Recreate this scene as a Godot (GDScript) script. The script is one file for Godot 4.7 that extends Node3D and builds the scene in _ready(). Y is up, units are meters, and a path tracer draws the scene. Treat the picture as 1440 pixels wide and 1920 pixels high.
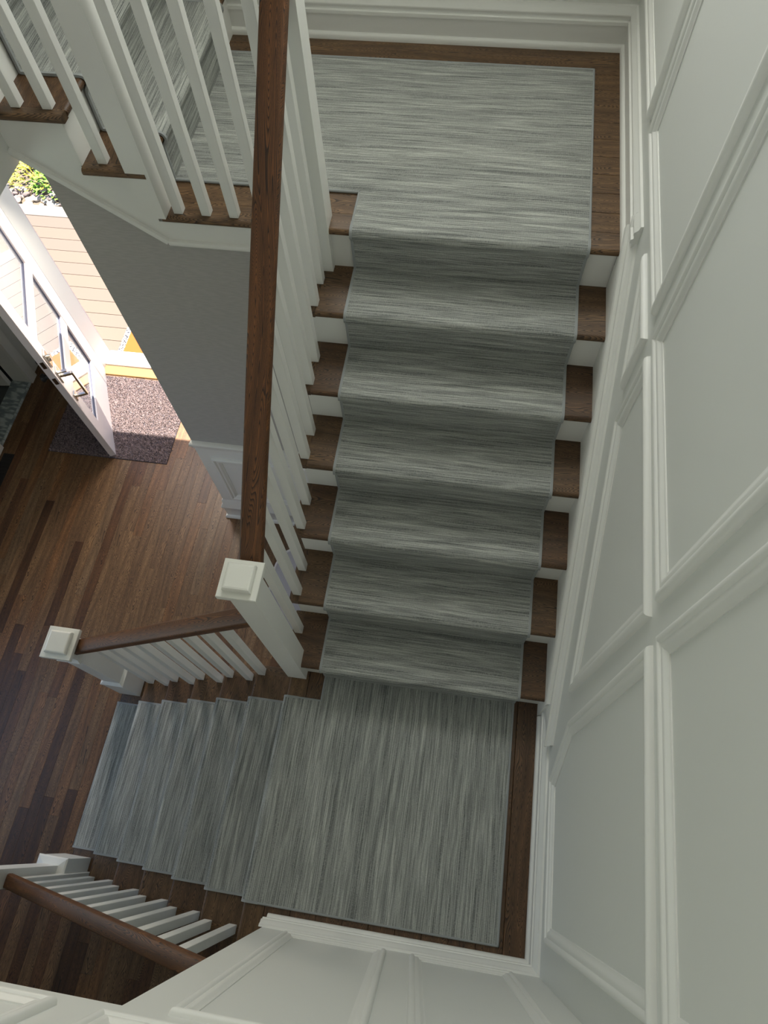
extends Node3D
# A three-flight stairwell seen from the upper floor: striped grey runners, white painted joinery,
# an open glass front door with a sunny porch beyond. Metres, y up. The right-hand wall is x = 0.03,
# the house front is z = -3.43, the ground floor is y = 0.

const H := 0.19            # one riser
const GA := 0.2209         # going of the middle flight (runs along z)
const GB := 0.2101         # going of the lower and upper flights (run along x)
const ZA := -0.9314        # nosing of the first step (level 8) of the middle flight
const XB := -1.1082        # nosing of the lower landing (level 7)
const XC := -1.648         # nosing of level 15, the first step of the upper flight
const YL := 1.33           # lower landing (7 risers)
const YU := 2.66           # upper landing (14 risers)
const OV := 0.024          # how far a nosing stands before its riser
const WX := 0.03           # face of the wall on the right
const WZ := -3.4285        # inner face of the house front
const FZ := 0.03           # face of the panelled wall below the camera

var M := {}
var rng := RandomNumberGenerator.new()
var taken := {}


# ------------------------------------------------------------------ meshes
class MB:
	var v := PackedVector3Array()
	var n := PackedVector3Array()
	var t := PackedVector2Array()
	var grain := 0
	var off := Vector2.ZERO

	func uv(p: Vector3, nn: Vector3) -> Vector2:
		var k := nn.abs().max_axis_index()
		var a := grain
		if k == a:
			a = (a + 1) % 3
		var b := 3 - k - a
		return Vector2(p[a], p[b]) + off

	func tri3(a: Vector3, b: Vector3, c: Vector3, na: Vector3, nb: Vector3, nc: Vector3, ua: Vector2, ub: Vector2, uc: Vector2) -> void:
		if (b - a).cross(c - a).dot(na + nb + nc) > 0.0:
			v.append_array(PackedVector3Array([a, c, b]))
			n.append_array(PackedVector3Array([na, nc, nb]))
			t.append_array(PackedVector2Array([ua, uc, ub]))
		else:
			v.append_array(PackedVector3Array([a, b, c]))
			n.append_array(PackedVector3Array([na, nb, nc]))
			t.append_array(PackedVector2Array([ua, ub, uc]))

	func tri(a: Vector3, b: Vector3, c: Vector3, nn: Vector3) -> void:
		var m := (b - a).cross(c - a).normalized()
		if m.dot(nn) < 0.0:
			m = -m
		tri3(a, b, c, m, m, m, uv(a, m), uv(b, m), uv(c, m))

	func quad(a: Vector3, b: Vector3, c: Vector3, d: Vector3, nn: Vector3) -> void:
		tri(a, b, c, nn)
		tri(a, c, d, nn)

	func quad_s(a: Vector3, b: Vector3, c: Vector3, d: Vector3, na: Vector3, nb: Vector3, ua: Vector2, ub: Vector2, uc: Vector2, ud: Vector2) -> void:
		# a-b share normal na, c-d share nb
		tri3(a, b, c, na, na, nb, ua, ub, uc)
		tri3(a, c, d, na, nb, nb, ua, uc, ud)

	func box(lo: Vector3, hi: Vector3, c := 0.0) -> void:
		c = minf(c, 0.45 * minf(hi.x - lo.x, minf(hi.y - lo.y, hi.z - lo.z)))
		var mid := (lo + hi) / 2.0
		for k in 3:
			var a := (k + 1) % 3
			var b := (k + 2) % 3
			for s: float in [-1.0, 1.0]:
				var nn := Vector3.ZERO
				nn[k] = s
				var q: Array[Vector3] = []
				for w: Vector2 in [Vector2(-1, -1), Vector2(1, -1), Vector2(1, 1), Vector2(-1, 1)]:
					var p := Vector3.ZERO
					p[k] = hi[k] if s > 0 else lo[k]
					p[a] = hi[a] - c if w.x > 0 else lo[a] + c
					p[b] = hi[b] - c if w.y > 0 else lo[b] + c
					q.append(p)
				quad(q[0], q[1], q[2], q[3], nn)
		if c <= 0.0:
			return
		for k in 3:   # the twelve chamfers, one set along each axis
			var a := (k + 1) % 3
			var b := (k + 2) % 3
			for s: float in [-1.0, 1.0]:
				for r: float in [-1.0, 1.0]:
					var p := Vector3.ZERO
					var q := Vector3.ZERO
					p[k] = lo[k] + c
					q[k] = lo[k] + c
					p[a] = hi[a] if s > 0 else lo[a]
					p[b] = hi[b] - c if r > 0 else lo[b] + c
					q[a] = hi[a] - c if s > 0 else lo[a] + c
					q[b] = hi[b] if r > 0 else lo[b]
					var p2 := p
					var q2 := q
					p2[k] = hi[k] - c
					q2[k] = hi[k] - c
					var nn := Vector3.ZERO
					nn[a] = s
					nn[b] = r
					quad(p, q, q2, p2, nn)
		for s: float in [-1.0, 1.0]:
			for r: float in [-1.0, 1.0]:
				for w: float in [-1.0, 1.0]:
					var e := Vector3(hi.x if s > 0 else lo.x, hi.y if r > 0 else lo.y, hi.z if w > 0 else lo.z)
					var d := Vector3(-s, -r, -w) * c
					tri(e + Vector3(0, d.y, d.z), e + Vector3(d.x, 0, d.z), e + Vector3(d.x, d.y, 0), e - mid)

	# a board with only its upper edges eased: planks, slabs
	func board(lo: Vector3, hi: Vector3, c := 0.002) -> void:
		var q: Array[Vector3] = [Vector3(lo.x, 0, lo.z), Vector3(hi.x, 0, lo.z), Vector3(hi.x, 0, hi.z), Vector3(lo.x, 0, hi.z)]
		var w: Array[Vector3] = [Vector3(1, 0, 1), Vector3(-1, 0, 1), Vector3(-1, 0, -1), Vector3(1, 0, -1)]
		var nn: Array[Vector3] = [Vector3(0, 0, -1), Vector3(1, 0, 0), Vector3(0, 0, 1), Vector3(-1, 0, 0)]
		var top := Vector3(0, hi.y, 0)
		var sh := Vector3(0, hi.y - c, 0)
		var bot := Vector3(0, lo.y, 0)
		quad(q[0] + w[0] * c + top, q[1] + w[1] * c + top, q[2] + w[2] * c + top, q[3] + w[3] * c + top, Vector3.UP)
		for i in 4:
			var j := (i + 1) % 4
			quad(q[i] + sh, q[j] + sh, q[j] + w[j] * c + top, q[i] + w[i] * c + top, nn[i] + Vector3.UP)
			quad(q[i] + bot, q[j] + bot, q[j] + sh, q[i] + sh, nn[i])

	# skin between two rings of points; rings that turn less than about 45 degrees are shaded round
	func loft(p: Array[Vector3], q: Array[Vector3], closed := true, caps := true) -> void:
		var m := p.size()
		var ax := (q[0] - p[0]).normalized()
		var area := Vector3.ZERO
		for i in m:
			area += (p[i] - p[0]).cross(p[(i + 1) % m] - p[0])
		var s := 1.0 if area.dot(ax) >= 0.0 else -1.0
		var en: Array[Vector3] = []
		for i in m:
			var e := p[(i + 1) % m] - p[i]
			en.append((e.cross(ax) * s).normalized())
		for i in (m if closed else m - 1):
			var j := (i + 1) % m
			var na := en[i]
			var nb := en[i]
			var before := en[(i + m - 1) % m]
			var after := en[j]
			if before.dot(en[i]) > 0.7 and (closed or i > 0):
				na = (before + en[i]).normalized()
			if after.dot(en[i]) > 0.7 and (closed or j < m - 1):
				nb = (after + en[i]).normalized()
			var k := en[i]
			quad_s(p[i], q[i], q[j], p[j], na, nb, uv(p[i], k), uv(q[i], k), uv(q[j], k), uv(p[j], k))
		if caps:
			cap(p, -ax)
			cap(q, ax)

	func cap(p: Array[Vector3], nn: Vector3) -> void:
		var e1 := nn.cross(Vector3.UP if absf(nn.y) < 0.9 else Vector3.RIGHT).normalized()
		var e2 := nn.cross(e1).normalized()
		var flat := PackedVector2Array()
		for x in p:
			flat.append(Vector2(x.dot(e1), x.dot(e2)))
		var ix := Geometry2D.triangulate_polygon(flat)
		for i in range(0, ix.size(), 3):
			tri(p[ix[i]], p[ix[i + 1]], p[ix[i + 2]], nn)

	func tube(a: Vector3, b: Vector3, r: float, r2 := -1.0, sides := 10) -> void:
		if r2 < 0.0:
			r2 = r
		var d := (b - a).normalized()
		var e1 := d.cross(Vector3.UP if absf(d.y) < 0.9 else Vector3.RIGHT).normalized()
		var e2 := d.cross(e1)
		var p: Array[Vector3] = []
		var q: Array[Vector3] = []
		for i in sides:
			var an := TAU * i / sides
			var w := e1 * cos(an) + e2 * sin(an)
			p.append(a + w * r)
			q.append(b + w * r2)
		loft(p, q)

	# rings (level, half-width x, half-width z) stacked around a centre, square in plan
	func squares(c: Vector3, rows: Array) -> void:
		var was: Array[Vector3] = []
		for r: Vector2 in rows:
			var ring: Array[Vector3] = []
			for w: Vector2 in [Vector2(-1, -1), Vector2(1, -1), Vector2(1, 1), Vector2(-1, 1)]:
				ring.append(c + Vector3(w.x * r.y, r.x, w.y * r.y))
			if was.is_empty():
				cap(ring, Vector3.DOWN)
			else:
				for i in 4:
					var j := (i + 1) % 4
					var mid := (ring[i] + ring[j]) / 2 - c
					var nn := Vector3(mid.x, 0, mid.z).normalized()
					var rise := ring[i].y - was[i].y
					var grow := absf(ring[i].x - c.x) - absf(was[i].x - c.x)
					nn = (nn * rise - Vector3.UP * grow)
					if nn.length() < 1e-7:
						nn = Vector3.UP
					quad(was[i], was[j], ring[j], ring[i], nn.normalized())
			was = ring
		cap(was, Vector3.UP)

	func mesh() -> ArrayMesh:
		var a := []
		a.resize(Mesh.ARRAY_MAX)
		a[Mesh.ARRAY_VERTEX] = v
		a[Mesh.ARRAY_NORMAL] = n
		a[Mesh.ARRAY_TEX_UV] = t
		var me := ArrayMesh.new()
		me.add_surface_from_arrays(Mesh.PRIMITIVE_TRIANGLES, a)
		return me


func mb(grain := 0, off := Vector2.ZERO) -> MB:
	var b := MB.new()
	b.grain = grain
	b.off = off
	return b


func rnd_off() -> Vector2:
	return Vector2(rng.randf() * 3.0, rng.randf() * 3.0)


# ------------------------------------------------------------------ nodes
func numbered(called: String) -> String:
	var k: int = taken.get(called, 0)
	taken[called] = k + 1
	return called if k == 0 else "%s_%03d" % [called, k]


func part(called: String, b: Variant, mat: Material, parent: Node3D) -> MeshInstance3D:
	var o := MeshInstance3D.new()
	o.mesh = b.mesh() if b is MB else b
	o.material_override = mat
	var k := 0
	var nm := called
	while parent.has_node(NodePath(nm)):
		k += 1
		nm = "%s_%03d" % [called, k]
	o.name = nm
	parent.add_child(o, true)
	return o


func tag(o: Node3D, label: String, category: String, group := "", kind := "") -> Node3D:
	o.set_meta("label", label)
	o.set_meta("category", category)
	if group:
		o.set_meta("group", group)
	if kind:
		o.set_meta("kind", kind)
	return o


func thing(called: String, label: String, category: String, at := Vector3.ZERO, group := "") -> Node3D:
	var o := Node3D.new()
	o.name = numbered(called)
	o.position = at
	add_child(o, true)
	tag(o, label, category, group)
	return o


func solo(called: String, b: Variant, mat: Material, label: String, category: String, group := "", kind := "") -> MeshInstance3D:
	var o := MeshInstance3D.new()
	o.mesh = b.mesh() if b is MB else b
	o.material_override = mat
	o.name = numbered(called)
	add_child(o, true)
	tag(o, label, category, group, kind)
	return o


func struct(called: String, b: Variant, mat: Material, label: String, category: String) -> MeshInstance3D:
	return solo(called, b, mat, label, category, "", "structure")


# ------------------------------------------------------------------ materials
func paint(c: Color, rough := 0.45) -> StandardMaterial3D:
	var m := StandardMaterial3D.new()
	m.albedo_color = c
	m.roughness = rough
	return m


func img_tex(w: int, h: int, data: PackedByteArray) -> ImageTexture:
	return ImageTexture.create_from_image(Image.create_from_data(w, h, false, Image.FORMAT_RGB8, data))


func noise(freq: float, sd: int, oct := 1) -> FastNoiseLite:
	var f := FastNoiseLite.new()
	f.noise_type = FastNoiseLite.TYPE_SIMPLEX_SMOOTH
	f.frequency = freq
	f.seed = sd
	f.fractal_type = FastNoiseLite.FRACTAL_FBM if oct > 1 else FastNoiseLite.FRACTAL_NONE
	f.fractal_octaves = oct
	return f


# oak: u runs 1.2 m along the grain, v 0.3 m across
func oak_texture() -> ImageTexture:
	var w := 1024
	var h := 768
	var d := PackedByteArray()
	d.resize(w * h * 3)
	var n1 := noise(1.0, 11)
	var n2 := noise(1.0, 23)
	var n3 := noise(1.0, 37)
	var dark := Color(0.17, 0.115, 0.075)
	var lite := Color(0.63, 0.505, 0.375)
	for x in w:
		var a := TAU * x / w
		var cx := cos(a)
		var cy := sin(a)
		for y in h:
			var b := TAU * y / h
			var vx := cos(b)
			var vy := sin(b)
			var low := n1.get_noise_3d(cx * 0.55 + vx * 1.3 + 7.0, cy * 0.55 + vy * 1.3, vx * 0.7)
			var t := low * 13.0 + float(y) / h * 17.0
			var s := t - floorf(t)
			var ring := pow(s, 2.5) * (1.0 - smoothstep(0.9, 1.0, s))
			var fib := n2.get_noise_3d(cx * 4.0, cy * 4.0, float(y) * 0.4)
			var pore := n3.get_noise_3d(cx * 12.0, cy * 12.0, float(y) * 0.8)
			var k := 0.78 + 0.16 * low + 0.14 * fib - 0.95 * ring - 0.35 * maxf(0.0, pore - 0.2)
			var c := dark.lerp(lite, clampf(k, 0.0, 1.0))
			var i := (y * w + x) * 3
			d[i] = int(c.r * 255.0)
			d[i + 1] = int(c.g * 255.0)
			d[i + 2] = int(c.b * 255.0)
	return img_tex(w, h, d)


# flat-woven runner: u along the rows (0.9 m), v across them (0.9 m)
func weave_texture() -> ImageTexture:
	var w := 1024
	var d := PackedByteArray()
	d.resize(w * w * 3)
	var n1 := noise(1.0, 5)
	var n2 := noise(1.0, 6)
	var r := RandomNumberGenerator.new()
	r.seed = 77
	var rows := w / 4
	var base := PackedFloat32Array()
	var gaps := PackedFloat32Array()
	for i in rows:
		base.append(r.randf_range(-1.0, 1.0))
		gaps.append(r.randf())
	var jit := PackedFloat32Array()
	for i in w * 4:
		jit.append(r.randf())
	var light := Color(0.84, 0.845, 0.815)
	var mid := Color(0.565, 0.572, 0.56)
	var deep := Color(0.17, 0.185, 0.185)
	for y in w:
		var ri := y / 4
		var b := TAU * ri / rows
		var cy := cos(b)
		var sy := sin(b)
		for x in w:
			var a := TAU * x / w
			var cx := cos(a)
			var sx := sin(a)
			var ci := x / 4
			# yarn colour drifts slowly along a row and from band to band
			var streak := n2.get_noise_3d(cx * 0.5, sx * 0.5, ri * 1.9)
			var band := n1.get_noise_3d(cx * 0.45 + cy * 5.5, sx * 0.45 + sy * 5.5, 3.0)
			var k := 0.50 + 0.15 * streak + 0.15 * band + 0.20 * base[ri]
			k += 0.16 * (jit[(ci * 7 + ri * 131) % jit.size()] - 0.5)
			var c := mid.lerp(light, clampf(k, 0.0, 1.0))
			if k < 0.25:
				c = mid.lerp(deep, clampf((0.25 - k) * 0.9, 0.0, 0.4))
			# the slack between the ribs, and between the rows
			var rib := 0.0
			if x % 4 == 3:
				rib = clampf(0.58 - 0.6 * band + 0.5 * (jit[(ci * 13 + ri * 57) % jit.size()] - 0.5), 0.0, 0.8)
			var row := 0.0
			if y % 4 == 3:
				var g := n2.get_noise_3d(cx * 0.8 + 9.0, sx * 0.8, ri * 2.7)
				row = clampf(g * 2.2 + gaps[ri] * 0.7 - 0.06, 0.0, 1.0)
			c = c.lerp(deep, maxf(rib * 0.62, row * 0.92))
			var i := (y * w + x) * 3
			d[i] = int(c.r * 255.0)
			d[i + 1] = int(c.g * 255.0)
			d[i + 2] = int(c.b * 255.0)
	return img_tex(w, w, d)


func speckle_texture(w: int, a: Color, b: Color, sd: int, lo: float, hi: float, freq: float) -> ImageTexture:
	var d := PackedByteArray()
	d.resize(w * w * 3)
	var f := noise(freq, sd)
	var g := noise(freq * 2.7, sd + 3)
	for y in w:
		for x in w:
			var k := smoothstep(lo, hi, f.get_noise_2d(x, y) * 0.7 + g.get_noise_2d(x, y) * 0.3)
			var c := a.lerp(b, k)
			var i := (y * w + x) * 3
			d[i] = int(c.r * 255.0)
			d[i + 1] = int(c.g * 255.0)
			d[i + 2] = int(c.b * 255.0)
	return img_tex(w, w, d)


func make_materials() -> void:
	M.white = paint(Color(0.925, 0.925, 0.905), 0.42)
	M.wall = paint(Color(0.885, 0.89, 0.87), 0.5)
	M.ceiling = paint(Color(0.93, 0.93, 0.92), 0.8)
	M.cap = paint(Color(0.92, 0.92, 0.89), 0.35)
	M.grey = paint(Color(0.71, 0.70, 0.685), 0.8)
	var gt := speckle_texture(256, Color(0.965, 0.965, 0.965), Color(1, 1, 1), 91, -0.4, 0.4, 0.05)
	M.grey.albedo_texture = gt
	M.grey.uv1_scale = Vector3(1.2, 9.0, 1.0)
	var oak := oak_texture()
	var tints := {
		"floor_a": Color(1.0, 0.97, 0.91), "floor_b": Color(0.92, 0.88, 0.82), "floor_c": Color(0.80, 0.70, 0.62), "floor_d": Color(1.0, 0.91, 0.80),
		"floor_e": Color(1.0, 1.0, 0.98), "floor_f": Color(0.66, 0.56, 0.48), "floor_g": Color(0.94, 0.90, 0.84),
		"tread": Color(0.86, 0.83, 0.78), "tread_b": Color(0.80, 0.75, 0.70), "nosing": Color(0.92, 0.89, 0.83), "rail": Color(0.88, 0.72, 0.54), "sub": Color(0.5, 0.45, 0.4),
	}
	for k: String in tints:
		var m := paint(tints[k], 0.45)
		m.albedo_texture = oak
		m.uv1_scale = Vector3(1.0 / 1.2, 1.0 / 0.3, 1.0)
		if k == "rail":
			m.roughness = 0.55
		M[k] = m
	var wt := weave_texture()
	M.weave = paint(Color(0.95, 0.955, 0.955), 0.95)
	M.weave.albedo_texture = wt
	M.weave.uv1_scale = Vector3(1.0 / 0.9, 1.0 / 0.9, 1.0)
	M.weave.heightmap_enabled = true
	M.weave.heightmap_texture = wt
	M.weave.heightmap_scale = 0.12
	M.bind = paint(Color(0.60, 0.615, 0.615), 0.9)
	M.pile = paint(Color(0.56, 0.505, 0.505), 1.0)
	M.pile.vertex_color_use_as_albedo = true
	M.mat_back = paint(Color(0.30, 0.28, 0.31), 1.0)
	M.glass = StandardMaterial3D.new()
	M.glass.albedo_color = Color(1, 1, 1, 0.02)
	M.glass.transparency = BaseMaterial3D.TRANSPARENCY_ALPHA
	M.glass.roughness = 0.0
	M.glass.metallic_specular = 0.5
	M.door_glass = M.glass.duplicate()        # a coated pane: part mirror
	M.door_glass.albedo_color = Color(0.95, 0.97, 1.0, 0.02)
	M.door_glass.metallic = 0.8
	M.nickel = paint(Color(0.78, 0.75, 0.70), 0.25)
	M.nickel.metallic = 1.0
	M.plate = paint(Color(0.35, 0.30, 0.25), 0.35)
	M.plate.metallic = 0.9
	M.black = paint(Color(0.05, 0.05, 0.055), 0.5)
	M.door = paint(Color(0.85, 0.825, 0.825), 0.35)
	M.bead = paint(Color(0.28, 0.29, 0.36), 0.5)
	M.deck = paint(Color(0.405, 0.352, 0.312), 0.7)
	M.deck_b = paint(Color(0.395, 0.348, 0.314), 0.7)
	M.deck_edge = paint(Color(0.49, 0.46, 0.43), 0.7)
	M.sill = paint(Color(0.95, 0.94, 0.92), 0.5)
	M.saddle = paint(Color(0.54, 0.41, 0.25), 0.45)
	M.coir = paint(Color(0.64, 0.34, 0.14), 0.95)
	M.glyph = paint(Color(0.36, 0.17, 0.07), 0.95)
	var bt := speckle_texture(256, Color(0.90, 0.88, 0.84), Color(0.14, 0.14, 0.20), 41, -0.02, 0.06, 0.045)
	M.border = paint(Color.WHITE, 0.95)
	M.border.albedo_texture = bt
	M.border.uv1_scale = Vector3(5.0, 5.0, 1.0)
	M.soil = paint(Color(0.42, 0.38, 0.33), 1.0)
	M.stone_a = paint(Color(0.62, 0.60, 0.58), 0.9)
	M.stone_b = paint(Color(0.46, 0.42, 0.42), 0.9)
	M.stone_c = paint(Color(0.72, 0.68, 0.62), 0.9)
	M.leaf_a = paint(Color(0.42, 0.60, 0.20), 0.6)
	M.leaf_b = paint(Color(0.74, 0.72, 0.26), 0.6)
	M.leaf_c = paint(Color(0.50, 0.66, 0.46), 0.6)
	M.basket = paint(Color(0.68, 0.68, 0.72), 0.55)
	M.basket_rim = paint(Color(0.85, 0.85, 0.87), 0.5)
	var mt := speckle_texture(256, Color(0.52, 0.56, 0.57), Color(0.80, 0.83, 0.83), 61, -0.3, 0.5, 0.02)
	M.marble = paint(Color(0.9, 0.92, 0.92), 0.3)
	M.marble.albedo_texture = mt
	M.marble.uv1_scale = Vector3(1.5, 4.0, 1.0)
	M.slate = paint(Color(0.30, 0.32, 0.33), 0.5)
	M.lawn = paint(Color(0.36, 0.40, 0.22), 1.0)
	M.stucco = paint(Color(0.84, 0.82, 0.78), 0.9)


# ------------------------------------------------------------------ light
func daylight(at: Vector3, towards: Vector3, size: Vector2, energy: float, c: Color) -> void:
	var l := AreaLight3D.new()
	l.name = numbered("daylight")
	l.area_size = size
	l.area_normalize_energy = false
	l.light_energy = energy
	l.light_color = c
	l.shadow_enabled = true
	l.area_range = 30.0
	add_child(l, true)
	l.look_at_from_position(at, at + towards, Vector3.UP if absf(towards.y) < 0.9 else Vector3.BACK)


func _ready() -> void:
	rng.seed = 4

	var cam := Camera3D.new()
	cam.name = "camera"
	cam.fov = 74.0738
	cam.keep_aspect = Camera3D.KEEP_HEIGHT
	cam.near = 0.02
	cam.far = 100.0
	add_child(cam)
	cam.transform = Transform3D(Basis(Vector3(0.988242, -0.039022, -0.147834), Vector3(-0.116142, 0.437251, -0.891808), Vector3(0.099441, 0.898492, 0.427578)), Vector3(-0.46810539, 4.40623983, -0.33249237))
	cam.current = true

	var we := WorldEnvironment.new()
	we.name = "environment"
	var env := Environment.new()
	env.background_mode = Environment.BG_SKY
	var sky := Sky.new()
	var sm := ProceduralSkyMaterial.new()
	sm.sky_top_color = Color(0.36, 0.55, 0.85)
	sm.sky_horizon_color = Color(0.80, 0.87, 0.95)
	sm.ground_bottom_color = Color(0.45, 0.43, 0.38)
	sm.ground_horizon_color = Color(0.70, 0.72, 0.70)
	sm.sky_energy_multiplier = 1.0
	sky.sky_material = sm
	env.sky = sky
	env.background_energy_multiplier = 2.0
	env.tonemap_mode = Environment.TONE_MAPPER_LINEAR
	env.tonemap_exposure = 0.9
	env.sdfgi_enabled = true
	env.ssao_enabled = true
	env.ssil_enabled = true
	we.environment = env
	add_child(we)

	var sun := DirectionalLight3D.new()
	sun.name = "sun"
	sun.light_energy = 7.0
	sun.light_color = Color(1.0, 0.96, 0.89)
	sun.light_angular_distance = 0.53
	sun.shadow_enabled = true
	sun.sky_mode = DirectionalLight3D.SKY_MODE_LIGHT_ONLY
	add_child(sun)
	sun.look_at_from_position(Vector3(0, 10, 0), Vector3(0, 10, 0) + Vector3(-0.04, -2.95, 1.0), Vector3.FORWARD)

	# daylight entering by the windows of the house, just inside their panes
	daylight(Vector3(-0.80, 4.75, -3.40), Vector3(0, -0.15, 1), Vector2(1.3, 1.4), 2.45, Color(1.0, 1.0, 0.965))
	daylight(Vector3(-3.96, 1.55, -0.5), Vector3(1, 0, 0), Vector2(1.7, 1.3), 0.45, Color(0.84, 0.93, 1.0))
	daylight(Vector3(-3.96, 4.6, 1.2), Vector3(1, 0, 0), Vector2(1.7, 1.3), 0.5, Color(1.0, 0.99, 0.95))

	# the sunny porch seen through the upper part of the open doorway
	daylight(Vector3(-2.73, 1.78, -3.40), Vector3(0.0, -0.45, 1.0), Vector2(0.44, 0.7), 11.0, Color(1.0, 0.95, 0.89))

	make_materials()
	build_shell()
	build_panels()
	build_skirts()
	build_landings()
	build_flights()
	build_runners()
	build_balustrades()
	build_front_door()
	build_porch()
	build_foyer()


# ------------------------------------------------------------------ the house
func boxes(list: Array, grain := 0) -> MB:
	var b := mb(grain)
	for q: Array in list:
		b.box(Vector3(q[0], q[1], q[2]), Vector3(q[3], q[4], q[5]))
	return b


func build_shell() -> void:
	# x0 y0 z0 x1 y1 z1
	var wr := struct("wall_right", boxes([[WX, 0, -3.57, 0.17, 5.9, 3.04]]), M.wall, "white panelled wall on the right of the stairs", "wall")
	wr.set_meta("kind", "structure")
	struct("wall_back", boxes([
		[-5.3, 0, -3.57, -3.42, 2.2, WZ], [-2.5, 0, -3.57, WX, 2.2, WZ], [-5.3, 2.2, -3.57, WX, 4.0, WZ],
		[-5.3, 4.0, -3.57, -1.45, 5.4, WZ], [-0.15, 4.0, -3.57, WX, 5.4, WZ], [-5.3, 5.4, -3.57, WX, 5.9, WZ]]), M.wall, "white front wall of the house behind the upper landing", "wall")
	struct("wall_front", boxes([[-0.985, 0, FZ, WX, 2.84, 0.17], [-4.0, 2.84, FZ, WX, 4.12, 0.17]]), M.wall, "white panelled wall rising from the lower landing below the camera", "wall")
	struct("wall_rear", boxes([[-4.14, 0, 2.9, WX, 5.9, 3.04]]), M.wall, "plain rear wall of the hall", "wall")
	struct("wall_left", boxes([
		[-4.14, 0, WZ, -4.0, 5.9, -3.215], [-4.14, 2.1, -3.215, -4.0, 5.9, -2.6], [-4.14, 0, -2.6, -4.0, 5.9, -1.4],
		[-4.14, 0, -1.4, -4.0, 0.9, 0.4], [-4.14, 2.25, -1.4, -4.0, 5.9, 0.3], [-4.14, 0, 0.4, -4.0, 2.84, 2.9],
		[-4.14, 2.25, 0.3, -4.0, 2.84, 0.4], [-4.14, 2.84, 0.3, -4.0, 3.9, 2.9], [-4.14, 5.3, 0.3, -4.0, 5.9, 2.9], [-4.14, 3.9, 2.1, -4.0, 5.3, 2.9]]), M.wall, "white left wall of the entrance hall with a doorway", "wall")
	struct("ceiling", boxes([[-4.14, 5.75, -3.57, 0.17, 5.9, 3.04]]), M.ceiling, "flat white ceiling over the stairwell", "ceiling")
	struct("ceiling_1", boxes([[-4.0, 2.84, -2.29, -2.127, 3.215, FZ], [-4.0, 2.84, WZ, -2.12, 3.215, -2.29], [-4.0, 2.84, 0.17, WX, 3.215, 2.9]]), M.wall, "white edge of the upper floor beside the stairwell", "ceiling")
	struct("roof_eave", boxes([[-1.9, 5.6, -4.35, 0.3, 5.75, -3.57]]), M.stucco, "overhanging eave above the landing window", "eave")

	# the closet wall under the upper landing: grey above, white below
	var p: Array[Vector3] = []
	for q: Vector2 in [Vector2(-2.053, 0), Vector2(-1.081, 0), Vector2(-1.081, 2.6), Vector2(-1.66, 2.6), Vector2(-2.053, 2.89)]:
		p.append(Vector3(q.x, q.y, -2.38))
	var p2: Array[Vector3] = []
	for q in p:
		p2.append(q + Vector3(0, 0, 0.11))
	var b := mb()
	b.loft(p, p2)
	struct("wall_entry", b, M.grey, "grey wall beside the front door under the upper landing", "wall")
	struct("wall_closet", boxes([[-2.0525, 0, WZ, -1.95, 2.84, -2.38]]), M.grey, "grey return wall leading back to the front door", "wall")
	build_wainscot()

	# landing window, out of the picture: frame and panes
	var w := struct("window_1", boxes([
		[-1.45, 4.0, -3.54, -1.38, 5.4, -3.47], [-0.22, 4.0, -3.54, -0.15, 5.4, -3.47], [-1.38, 4.0, -3.54, -0.22, 4.07, -3.47], [-1.38, 5.33, -3.54, -0.22, 5.4, -3.47],
		[-1.38, 4.68, -3.53, -0.22, 4.72, -3.48], [-0.82, 4.07, -3.53, -0.78, 4.68, -3.48], [-0.82, 4.72, -3.53, -0.78, 5.33, -3.48]]), M.white, "white window over the upper landing", "window")
	part("pane", boxes([[-1.38, 4.07, -3.508, -0.22, 5.33, -3.502]]), M.glass, w)
	w = struct("window_2", boxes([
		[-4.1, 0.9, -1.4, -4.04, 0.96, 0.4], [-4.1, 2.19, -1.4, -4.04, 2.25, 0.4], [-4.1, 0.96, -1.4, -4.04, 2.19, -1.34], [-4.1, 0.96, 0.34, -4.04, 2.19, 0.4], [-4.1, 0.96, -0.52, -4.04, 2.19, -0.48]]), M.white, "white window in the left wall of the hall", "window")
	part("pane", boxes([[-4.072, 0.96, -1.34, -4.068, 2.19, 0.34]]), M.glass, w)
	w = struct("window_3", boxes([
		[-4.1, 3.9, 0.3, -4.04, 3.96, 2.1], [-4.1, 5.24, 0.3, -4.04, 5.3, 2.1], [-4.1, 3.96, 0.3, -4.04, 5.24, 0.36], [-4.1, 3.96, 2.04, -4.04, 5.24, 2.1]]), M.white, "white window on the upper floor", "window")
	part("pane", boxes([[-4.072, 3.96, 0.36, -4.068, 5.24, 2.04]]), M.glass, w)


const MOULD := [Vector2(-0.031, 0), Vector2(-0.031, 0.004), Vector2(-0.021, 0.006), Vector2(-0.016, 0.012), Vector2(-0.006, 0.015), Vector2(0.004, 0.013), Vector2(0.008, 0.019), Vector2(0.018, 0.021), Vector2(0.026, 0.018), Vector2(0.030, 0.010), Vector2(0.031, 0)]


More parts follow.
